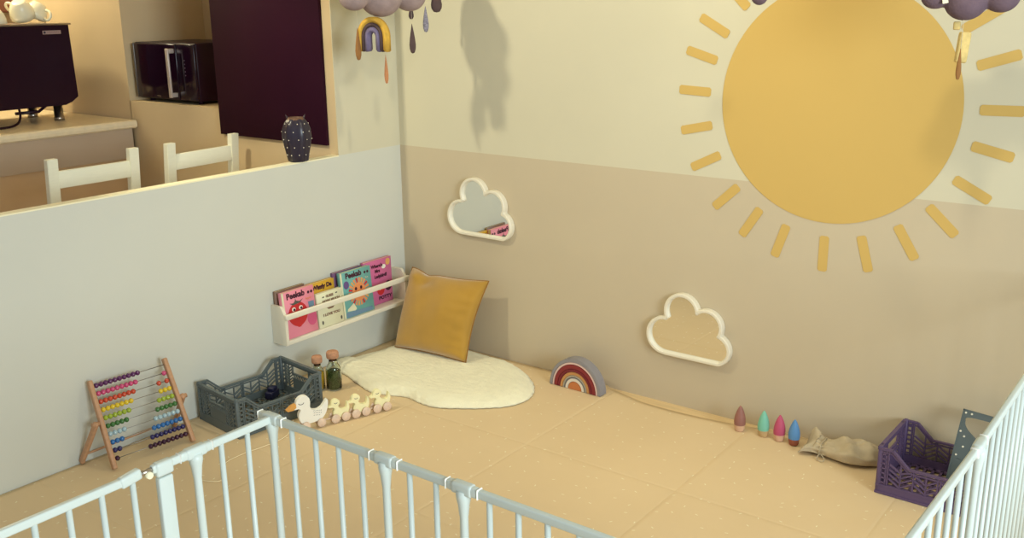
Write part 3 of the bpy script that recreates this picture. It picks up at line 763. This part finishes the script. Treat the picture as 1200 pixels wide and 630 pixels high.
# ------------------------------------------------------------------ safety gate round the play corner
def gate():
    t = thing('safety_gate', 'white metal play pen gate of vertical bars enclosing the mat', 'safety gate', (1.62, -2.12, 0))
    O = Vector((1.62, -2.12, 0)); g = M['gate_white']; ZT = .75
    def rail(a, b, z=ZT-.0085, h=.016, w=.0125, name='rail', m=g):
        a = Vector((*a, z))-O; b = Vector((*b, z))-O; d = (b-a).normalized()
        MB().box((a+b)/2, ((b-a).length, w, h), Matrix((d, Vector((0, 0, 1)).cross(d), Vector((0, 0, 1)))).transposed(), bev=min(w, h)*.3, seg=3).build(name, m, t)
    def bar(x, y, r=.0054, z1=.742): MB().tube([(x-O.x, y-O.y, .03), (x-O.x, y-O.y, z1)], r, 12).build('bar', g, t)
    def post(x, y, ax):
        px, py = x-O.x, y-O.y
        MB().lathe([(0, .002), (.010, .002), (.010, .02), (.0078, .024), (.0078, ZT-.064), (.0085, ZT-.060), (.0105, ZT-.040), (.0135, ZT-.026), (.0135, ZT-.012), (0, ZT-.012)], (px, py, 0), 20).build('post', g, t)
        # joint sleeve over the rail
        d = Vector(ax).normalized(); sd = Vector((-d.y, d.x, 0)); p = Vector((px, py, ZT-.0085))
        mb = MB()
        for l, w_, h_ in ((.046, .0195, .022), (.070, .0155, .019)):
            mb.box(p, (l, w_, h_), Matrix((d, sd, Vector((0, 0, 1)))).transposed(), bev=.006, seg=3)
        mb.build('rail_joint', g, t)
        for s_ in (-1, 1):
            MB().box(p+d*s_*.036, (.003, .0165, .020), Matrix((d, sd, Vector((0, 0, 1)))).transposed(), bev=.0015, seg=1).build('joint_ring', M['gate_ring'], t)
    X, Y, XR = 1.62, -2.12, 2.80
    # left wing, runs towards the viewer
    rail((X, -3.15), (X, -2.437)); rail((X, -2.40), (X, Y))
    for y in [-2.440-.0607*k for k in range(0, 12)]: bar(X, y)
    for y in (-2.247, -2.184): bar(X, y)
    post(X, -2.306, (0, 1, 0)); post(X, Y, (1, 0, 0)); 
    MB().box((0, -2.376+2.12, .375), (.014, .030, .69), bev=.003).build('latch_post', g, t)
    MB().box((0, -2.376+2.12, .737), (.018, .036, .028), bev=.006, seg=3).build('latch_post', g, t)
    MB().box((0, -2.444+2.12, .743), (.016, .042, .021), (R(8), 0, 0), bev=.005, seg=3).build('latch_handle', g, t)
    MB().tube([(-.004, -2.409+2.12, .736), (.010, -2.409+2.12, .736)], .0065, 16).build('latch_knob', M['ledge'], t)
    MB().tube([(.0, -2.425+2.12, .742), (.0, -2.395+2.12, .742)], .005, 12).build('latch_bolt', M['metal'], t)
    # middle wing
    rail((X, Y), (XR, Y))
    for x in (1.68, 1.75, 1.815, 1.878, 2.002, 2.066, 2.188, 2.25, 2.31, 2.372, 2.434, 2.50, 2.56, 2.62, 2.68, 2.74): bar(x, Y)
    post(1.941, Y, (1, 0, 0)); post(2.13, Y, (1, 0, 0)); post(XR, Y, (0, 1, 0))
    # right wing, back to the sun wall
    XR2 = XR+.018
    rail((XR, Y), (XR2, -1.43)); rail((XR2, -1.43), (XR2+.01, -.02))
    ys = [-1.798+.0625*k for k in range(-4, 28)]
    for y in ys:
        if abs(y+1.425) < .03: continue
        bar(XR+(.018 if y > -1.45 else .018*(y+2.12)/.69), y)
    post(XR2, -1.425, (0, 1, 0)); post(XR2+.01, -.03, (0, 1, 0))
    # lower rails
    for a, b_ in (((X, -3.15), (X, -2.40)), ((X, -2.36), (X, Y)), ((X, Y), (XR, Y)), ((XR, Y), (XR2, -1.43)), ((XR2, -1.43), (XR2+.01, -.02))):
        rail(a, b_, z=.035)
gate()

# ------------------------------------------------------------------ felt mobiles
def drop(mb, c, w, h):
    mt = Matrix.Translation(Vector(c))
    mb.lathe([(0, -h/2), (w*.28, -h*.47), (w*.46, -h*.34), (w*.5, -h*.2), (w*.42, -h*.02), (w*.26, h*.2), (w*.12, h*.38), (.0006, h*.5)], mt=mt @ Matrix.Diagonal((1, .55, 1, 1)), n=18)
def mobile(loc, rz, lobes, mat_cloud, items, label, strings, rb=None):
    t = thing('felt_mobile', label, 'mobile', loc, (0, 0, rz), 'felt cloud mobiles hanging from the ceiling')
    mb = MB()
    for x, y, z, r in lobes: mb.ball((x, y, z), r, (1.08, .95, .95), 24)
    o = mb.build('cloud', mat_cloud, t, fix=True)
    md = o.modifiers.new('remesh', 'REMESH'); md.mode = 'VOXEL'; md.voxel_size = .005; md.use_smooth_shade = True
    for (x, y, z, w, h, m) in items:
        mb = MB(); drop(mb, (x, y, z), w, h); mb.build('raindrop', m, t)
        MB().tube([(x, y, z+h*.49), (x, y, .03)], .0005, 5).build('string', M['thread'], t)
    if rb:
        cx, cy, cz, s, ra = rb
        mt = Matrix.Translation((cx, cy, cz)) @ Matrix.Rotation(ra, 4, 'Z')
        for m, ro, ri, dd in ((M['felt_yellow'], .058, .042, .017), (M['felt_dark'], .0415, .029, .016), (M['felt_blue'], .0285, .013, .0165)):
            n = 20; leg = .050
            outer = [(ro, -leg)]+[(ro*math.cos(PI*i/n), ro*math.sin(PI*i/n)*1.1) for i in range(n+1)]+[(-ro, -leg)]
            inner = [(-ri, -leg+.004)]+[(ri*math.cos(PI-PI*i/n), ri*math.sin(PI-PI*i/n)*1.1) for i in range(n+1)]+[(ri, -leg+.004)]
            tb = bmesh.new(); N_ = len(outer)
            f0 = [[tb.verts.new((x*s, d, z*s)) for x, z in outer] for d in (-dd, dd)]; f1 = [[tb.verts.new((x*s, d, z*s)) for x, z in inner[::-1]] for d in (-dd, dd)]
            for i in range(N_-1):
                tb.faces.new([f0[0][i], f0[0][i+1], f1[0][i+1], f1[0][i]]); tb.faces.new([f0[1][i], f0[1][i+1], f1[1][i+1], f1[1][i]])
                tb.faces.new([f0[0][i], f0[0][i+1], f0[1][i+1], f0[1][i]]); tb.faces.new([f1[0][i], f1[0][i+1], f1[1][i+1], f1[1][i]])
            for i in (0, N_-1): tb.faces.new([f0[0][i], f0[1][i], f1[1][i], f1[0][i]])
            bmesh.ops.recalc_face_normals(tb, faces=tb.faces[:])
            bmesh.ops.bevel(tb, geom=[e for e in tb.edges if e.calc_face_angle(0) > 1.2], offset=.004, segments=2, affect='EDGES')
            mb = MB(); mb.merge(tb, mt, True); mb.build('rainbow', m, t)
        MB().tube([(cx, cy, cz+.06*s), (cx, cy, .0)], .0006, 5).build('string', M['thread'], t)
    for x in strings: MB().tube([(x, 0, .05), (x*.2, 0, ZC-loc[2])], .0006, 5).build('string', M['thread'], t)
    return t
ft = M
# view-aligned local X: rotate so the cloud faces the camera
mobile((.345, -.43, 1.568), R(84), [(-.138, 0, .014, .058), (-.007, 0, .012, .083), (.142, 0, .015, .066), (-.075, 0, .082, .075), (.07, 0, .085, .075)], M['felt_grey'],
       [(-.090, .05, -.168, .028, .125, ft['felt_brown']), (.022, .02, -.270, .020, .115, ft['felt_orange']), (.150, .0, -.155, .032, .118, ft['felt_dark']),
        (.192, .05, -.052, .026, .056, ft['felt_dark']), (.226, .0, -.080, .030, .105, ft['felt_speck']), (.270, -.02, -.002, .056, .105, ft['felt_dark'])],
       'grey felt cloud mobile with rainbow and raindrops hanging near the corner', (-.06, .06), rb=(-.050, .0, -.140, 1.18, R(-72)))
m2 = mobile((2.493, -.40, 1.556), R(20), [(-.092, 0, .002, .035), (-.016, 0, -.014, .050), (.070, 0, -.001, .043), (-.05, 0, .055, .05), (.035, 0, .06, .055)], M['felt_mauve'], [],
       'dark mauve felt cloud mobile with a yellow tassel hanging beside the sun', (-.04, .04))
mb = MB()
mb.box((-.012, 0, -.132), (.030, .020, .082), (0, .08, .25), bev=.007, seg=3)
mb.box((-.032, .0, -.075), (.018, .012, .022), bev=.004)
mb.build('tassel', mat('felt_tassel', (212, 186, 122), .98, noise_amt=.15, noise_scale=60), m2)
mb = MB(); drop(mb, (-.018, -.012, -.175), .014, .085); mb.build('raindrop', M['felt_brown'], m2)
MB().tube([(-.018, -.012, -.14), (-.018, -.012, 0)], .0006, 5).build('string', M['thread'], m2)
mb = MB(); mb.bar((-.085, -.036, .06), (-.070, -.036, -.016), .014, .004, (0, 1, 0)); mb.build('clip', M['ledge'], m2)
t = thing('felt_drop', 'small dark felt drop hanging at the upper left of the sun', 'hanging ornament', (1.892, -.40, 1.568))
mb = MB(); mb.ball((0, 0, 0), .028, (1, .6, 1.1)); mb.build('drop', M['felt_mauve'], t)
MB().tube([(0, 0, .025), (0, 0, ZC-1.568)], .0006, 5).build('string', M['thread'], t)

# ------------------------------------------------------------------ kitchen beyond the half wall
# dark board
mb = MB(); mb.box((-.421, YB-.0085, 1.56), (.732, .016, 1.20), bev=.001, seg=1)
o = mb.build('menu_board', M['board']); tag(o, 'large blank dark board on the kitchen wall above the vase', 'board')

# counter
ct = thing('kitchen_counter', 'cream kitchen counter with rounded edge along the left, carrying the coffee machine', 'counter', (-2.0, -1.8, -.014))
z0 = .014
prof = [(.470, .955), (.478, .94), (.490, .936), (.498, .945), (.50, .958), (.497, .972), (.488, .980), (-.6, .980), (-.6, .94), (.45, .94)]
MB().prism([(x, z+z0) for x, z in [(.488, .980), (.497, .973), (.50, .960), (.497, .946), (.486, .938), (-.9, .938), (-.9, .980)]], -1.4, 1.415, 'XZ').build('worktop', M['counter_top'], ct)
MB().box((-.23, .007, .86+z0), (1.38, 2.80, .155)).build('apron', M['apron'], ct)
MB().box((-.24, .007, .391+z0), (1.30, 2.78, .783)).build('cupboard', M['cupboard'], ct)

# coffee machine
cm = thing('coffee_machine', 'black coffee machine on silver feet standing on the counter', 'coffee machine', (-1.98, -.82, .980))
O = Vector((-1.98, -.82, .980))
def L_(x, y, z): return (x-O.x, y-O.y, z-O.z)
MB().prism([(y-O.y, z-O.z) for y, z in [(-.535, 1.462), (-.528, 1.100), (-.565, 1.075), (-.60, 1.062), (-1.12, 1.062), (-1.12, 1.462)]], -.20, .20, 'YZ', bev=.003).build('body', M['black'], cm)
MB().box(L_(-1.98, -.825, 1.467), (.412, .600, .010), bev=.002).build('cup_tray', M['metal'], cm)
for x in (-1.85, -2.12):
    for y in (-.610, -1.05):
        MB().lathe([(0, .0005), (.026, .0005), (.026, .018), (.023, .020), (.022, .090), (0, .090)], (x-O.x, y-O.y, 0)).build('foot', M['metal'], cm)
mb = MB(); mb.box(L_(-1.777, -.63, 1.428), (.003, .095, .018)); pl = mb.build('badge', mat('badge', (165, 140, 135), .4), cm)
MB().tube([L_(-1.775, -.668, 1.428), L_(-1.7745, -.668, 1.428)], .006, 12).build('badge_mark', M['ink'], pl)
mb = MB(); 
for k in range(9): mb.box(L_(-1.7752, -.652+k*.007, 1.428+.0015*(k % 2)), (.0008, .0045, .004))
mb.build('badge_mark', mat('badge_ink', (130, 105, 105), .5), pl)
MB().tube(spline([L_(-1.80, -.84, 1.075), L_(-1.74, -.87, 1.02), L_(-1.70, -.93, .992), L_(-1.70, -1.05, .988)], 6), .006, 8).build('power_cord', M['black'], cm)
MB().tube([L_(-1.80, -.70, 1.066), L_(-1.80, -.74, 1.040), L_(-1.80, -.86, 1.040)], .008, 8).build('drip_pipe', M['black'], cm)

# cups on the machine
def cup(label, loc, rot, s=1.0):
    t = thing('coffee_cup', label, 'cup', loc, rot, 'white cups on the coffee machine')
    MB().lathe([(0, .003), (.020*s, 0), (.024*s, .003), (.036*s, .020*s), (.043*s, .042*s), (.045*s, .064*s), (.0425*s, .064*s), (.040*s, .042*s), (.033*s, .022*s), (.020*s, .008), (0, .008)], n=36).build('bowl', M['porcelain'], t)
    MB().tube(spline([(.040*s, 0, .052*s), (.062*s, 0, .056*s), (.070*s, 0, .038*s), (.058*s, 0, .022*s), (.036*s, 0, .020*s)], 6), .005*s, 8).build('handle', M['porcelain'], t)
ZM = 1.4725
cup('white cup lying tipped, furthest right on top of the coffee machine', (-1.93, -.592, ZM+.100), (R(160), R(16), R(20)), 1.30)
cup('white cup tipped over beside the rightmost one, handle to the left', (-1.90, -.718, ZM+.107), (R(150), R(-14), R(200)), 1.35)
cup('white cup set upside down next to the tipped cups', (-2.06, -.80, ZM+.0775), (PI, 0, R(-80)), 1.2)
cup('white cup set upside down at the left edge of the picture', (-1.88, -.850, ZM+.071), (PI, 0, R(-100)), 1.1)

# wall cabinet seen above the machine
wc = thing('wall_shelf', 'brown framed wall shelf above the coffee machine at the top left corner', 'shelf', (-2.90, YB-.03, 1.56))
mb = MB(); mb.box((0, .02, .15), (.62, .02, .36)); mb.box((0, -.05, -.03), (.62, .14, .018)); mb.box((.31, -.05, .15), (.018, .14, .36)); mb.box((-.31, -.05, .15), (.018, .14, .36)); mb.build('shelf_frame', mat('brown_wood', (120, 72, 55), .5, noise_amt=.1, noise_scale=10), wc)
for x, c in ((.23, (60, 110, 190)), (.12, (50, 25, 40)), (.02, (140, 85, 60))):
    o = MB().lathe([(0, 0), (.033, 0), (.035, .004), (.035, .11), (.014, .16), (.014, .20), (0, .20)], (-2.90+x, YB-.085, 1.5395)).build('bottle', mat('bottle_col', c, .3))
    tag(o, {.23: 'blue bottle standing on the brown wall shelf', .12: 'dark bottle standing on the brown wall shelf', .02: 'brown bottle standing on the brown wall shelf'}[x], 'bottle', 'bottles on the wall shelf')

# microwave
mw = thing('microwave', 'black microwave with silver handle in the wall niche', 'microwave', (-1.275, -.16, 1.0755))
O = Vector((-1.275, -.16, 1.0755))
MB().box(L_(-1.275, -.145, 1.2315), (.510, .37, .282), bev=.006).build('body', M['black'], mw)
MB().box(L_(-1.345, -.337, 1.2315), (.360, .016, .272), bev=.004).build('door', M['dark_glass'], mw)
MB().box(L_(-1.527, -.345, 1.2315), (.006, .004, .272)).build('door_trim', M['metal'], mw)
MB().box(L_(-1.091, -.336, 1.2315), (.140, .014, .272), bev=.004).build('control_panel', M['dark_glass'], mw)
hb = MB(); hb.box(L_(-1.187, -.378, 1.2275), (.022, .010, .240), bev=.003)
for z in (1.335, 1.120): hb.box(L_(-1.187, -.361, z), (.020, .034, .022), bev=.003)
hb.build('handle', mat('silver', (205, 190, 180), .35, metal=.4), mw)
mb = MB()
for k in range(5): mb.tube([L_(-1.10, -.3435, 1.29-k*.018), L_(-1.10, -.3445, 1.29-k*.018)], .003, 8)
mb.build('buttons', mat('button_grey', (110, 90, 110), .5), mw)
MB().box(L_(-1.34, -.3455, 1.108), (.030, .001, .004)).build('logo_strip', M['metal'], mw)
mb = MB()
for k in range(1): mb.box(L_(-1.0195, -.19, 1.24), (.002, .006, .17))
mb.build('side_vent', mat('vent_grey', (70, 45, 65), .5), mw)
for x in (-1.48, -1.07):
    for y in (-.29, .0): MB().lathe([(0, 0), (.012, 0), (.013, .016), (0, .016)], (x-O.x, y-O.y, 0), 12).build('foot', M['black'], mw)

# chairs: backs towards the half wall
def chair(loc, label, rz=0):
    t = thing('dining_chair', label, 'chair', loc, (0, 0, rz), 'cream chairs behind the half wall'); m = M['chair']; W = .176; hb_ = 1.0
    for s_ in (-1, 1):
        lean = .05; mb = MB()
        mb.prism([(-.018, 0), (.018, 0), (.018, .45), (.018+lean, hb_), (-.010+lean, hb_), (-.018, .45)], s_*W-.0215, s_*W+.0215, 'XZ', bev=.002)
        mb.build('back_post', m, t)
        MB().box((-.40, s_*W, .215), (.036, .036, .43), bev=.003).build('front_leg', m, t)
        MB().box((-.20, s_*W, .40), (.37, .022, .06), bev=.002).build('seat_rail', m, t)
        MB().box((-.20, s_*W, .18), (.37, .018, .03), bev=.002).build('stretcher', m, t)
    for z in (.915, .74, .60): MB().box((.012+(z-.45)/.55*.05-.006, 0, z), (.018, 2*W-.04, .068), bev=.003).build('back_slat', m, t)
    MB().box((-.205, 0, .445), (.45, .44, .026), bev=.008).build('seat', m, t)
chair((-.62, -1.185, -.014), 'cream wooden chair nearer the coffee machine, its back above the half wall')
chair((-.62, -.668, -.014), 'cream wooden chair below the microwave, partly hidden by the half wall', R(4))

# dark spotted vase on the ledge
v = thing('spotted_vase', 'dark owl shaped vase with white dots on the half wall ledge by the board', 'ornament', (-.022, -.592, H+.0008), (0, 0, R(45)))
mt = Matrix.Diagonal((1, .82, 1, 1))
mb = MB(); N_ = 40; prof = [(.034, 0), (.040, .004), (.045, .03), (.053, .07), (.058, .105), (.056, .135), (.047, .16), (.036, .175), (.030, .180), (.026, .178), (.024, .165), (0, .16)]
rings = []
for r, z in prof:
    rings.append([mb.bm.verts.new((r*(1+.05*math.cos(6*a))*math.cos(a), .82*r*(1+.05*math.cos(6*a))*math.sin(a), z)) for a in [2*PI*k/N_ for k in range(N_)]])
for A, B in zip(rings, rings[1:]):
    for k in range(N_): mb._f(mb.bm.faces.new([A[k], A[(k+1) % N_], B[(k+1) % N_], B[k]]), True)
mb._f(mb.bm.faces.new(rings[0][::-1]))
mb.build('vase_body', mat('vase_dark', (42, 36, 52), .3), v)
mb = MB()
for s_ in (-1, 1): mb.tube([(s_*.026, 0, .165), (s_*.034, 0, .184), (s_*.040, 0, .196)], [.006, .004, .0008], 8)
mb.build('ears', mat('vase_dark2', (48, 36, 46), .4), v)
MB().lathe([(.037, .173), (.031, .1835), (.024, .1835), (.023, .178)], mt=mt, n=32).build('rim', mat('vase_brown', (105, 78, 62), .4), v)
mb = MB()
for k in range(5):
    for a in range(9):
        an = 2*PI*(a+.5*(k % 2))/9; z = .03+k*.032
        r = [.0455, .0525, .0575, .0572, .0475][k]*(1+.05*math.cos(6*an))
        mb.ball((r*math.cos(an), .82*r*math.sin(an), z), .0022, seg=8)
mb.build('dots', M['white_paint'], v)

# ------------------------------------------------------------------ light
def area(name, loc, target, size, power, col, sy=None):
    l = bpy.data.lights.new(name, 'AREA'); l.size = size; l.energy = power; l.color = col
    if sy: l.shape = 'RECTANGLE'; l.size_y = sy
    o = bpy.data.objects.new(name, l); C.objects.link(o); o.location = loc
    o.rotation_euler = (Vector(target)-Vector(loc)).to_track_quat('-Z', 'Y').to_euler(); return o
def lamp(name, loc, power, col, r=.035, spot=None, target=None):
    l = bpy.data.lights.new(name, 'SPOT' if spot else 'POINT'); l.energy = power; l.color = col; l.shadow_soft_size = r
    o = bpy.data.objects.new(name, l); C.objects.link(o); o.location = loc
    if spot:
        l.spot_size = R(spot); l.spot_blend = .6
        o.rotation_euler = (Vector(target)-Vector(loc)).to_track_quat('-Z', 'Y').to_euler()
    return o
WARM = (1, .93, .66)
lamp('ceiling_spot', (-.14, -1.75, 2.28), 72, WARM, .05, 92, (.50, -.05, .95))
lamp('ceiling_spot', (2.50, -1.20, 2.36), 26, WARM, .05, 86, (2.35, -.1, .9))
lamp('ceiling_spot', (1.55, -.75, 2.42), 27, WARM, .035, 108, (1.1, -.45, .3))
lamp('kitchen_lamp', (-2.3, -1.0, 2.3), 36, (1, .91, .62), .08)
area('window_daylight', (6.4, -3.0, 1.9), (.6, -1.6, .8), 2.0, 215, (.83, .96, 1.0), 1.6)
wd = bpy.data.worlds.new('world'); S.world = wd; wd.use_nodes = True
wd.node_tree.nodes['Background'].inputs[0].default_value = (.90, .97, 1.0, 1)
wd.node_tree.nodes['Background'].inputs[1].default_value = .36
vs_ = S.view_settings; vs_.view_transform = 'Standard'; vs_.look = 'None'; vs_.gamma = 1; vs_.exposure = 0; vs_.use_curve_mapping = False
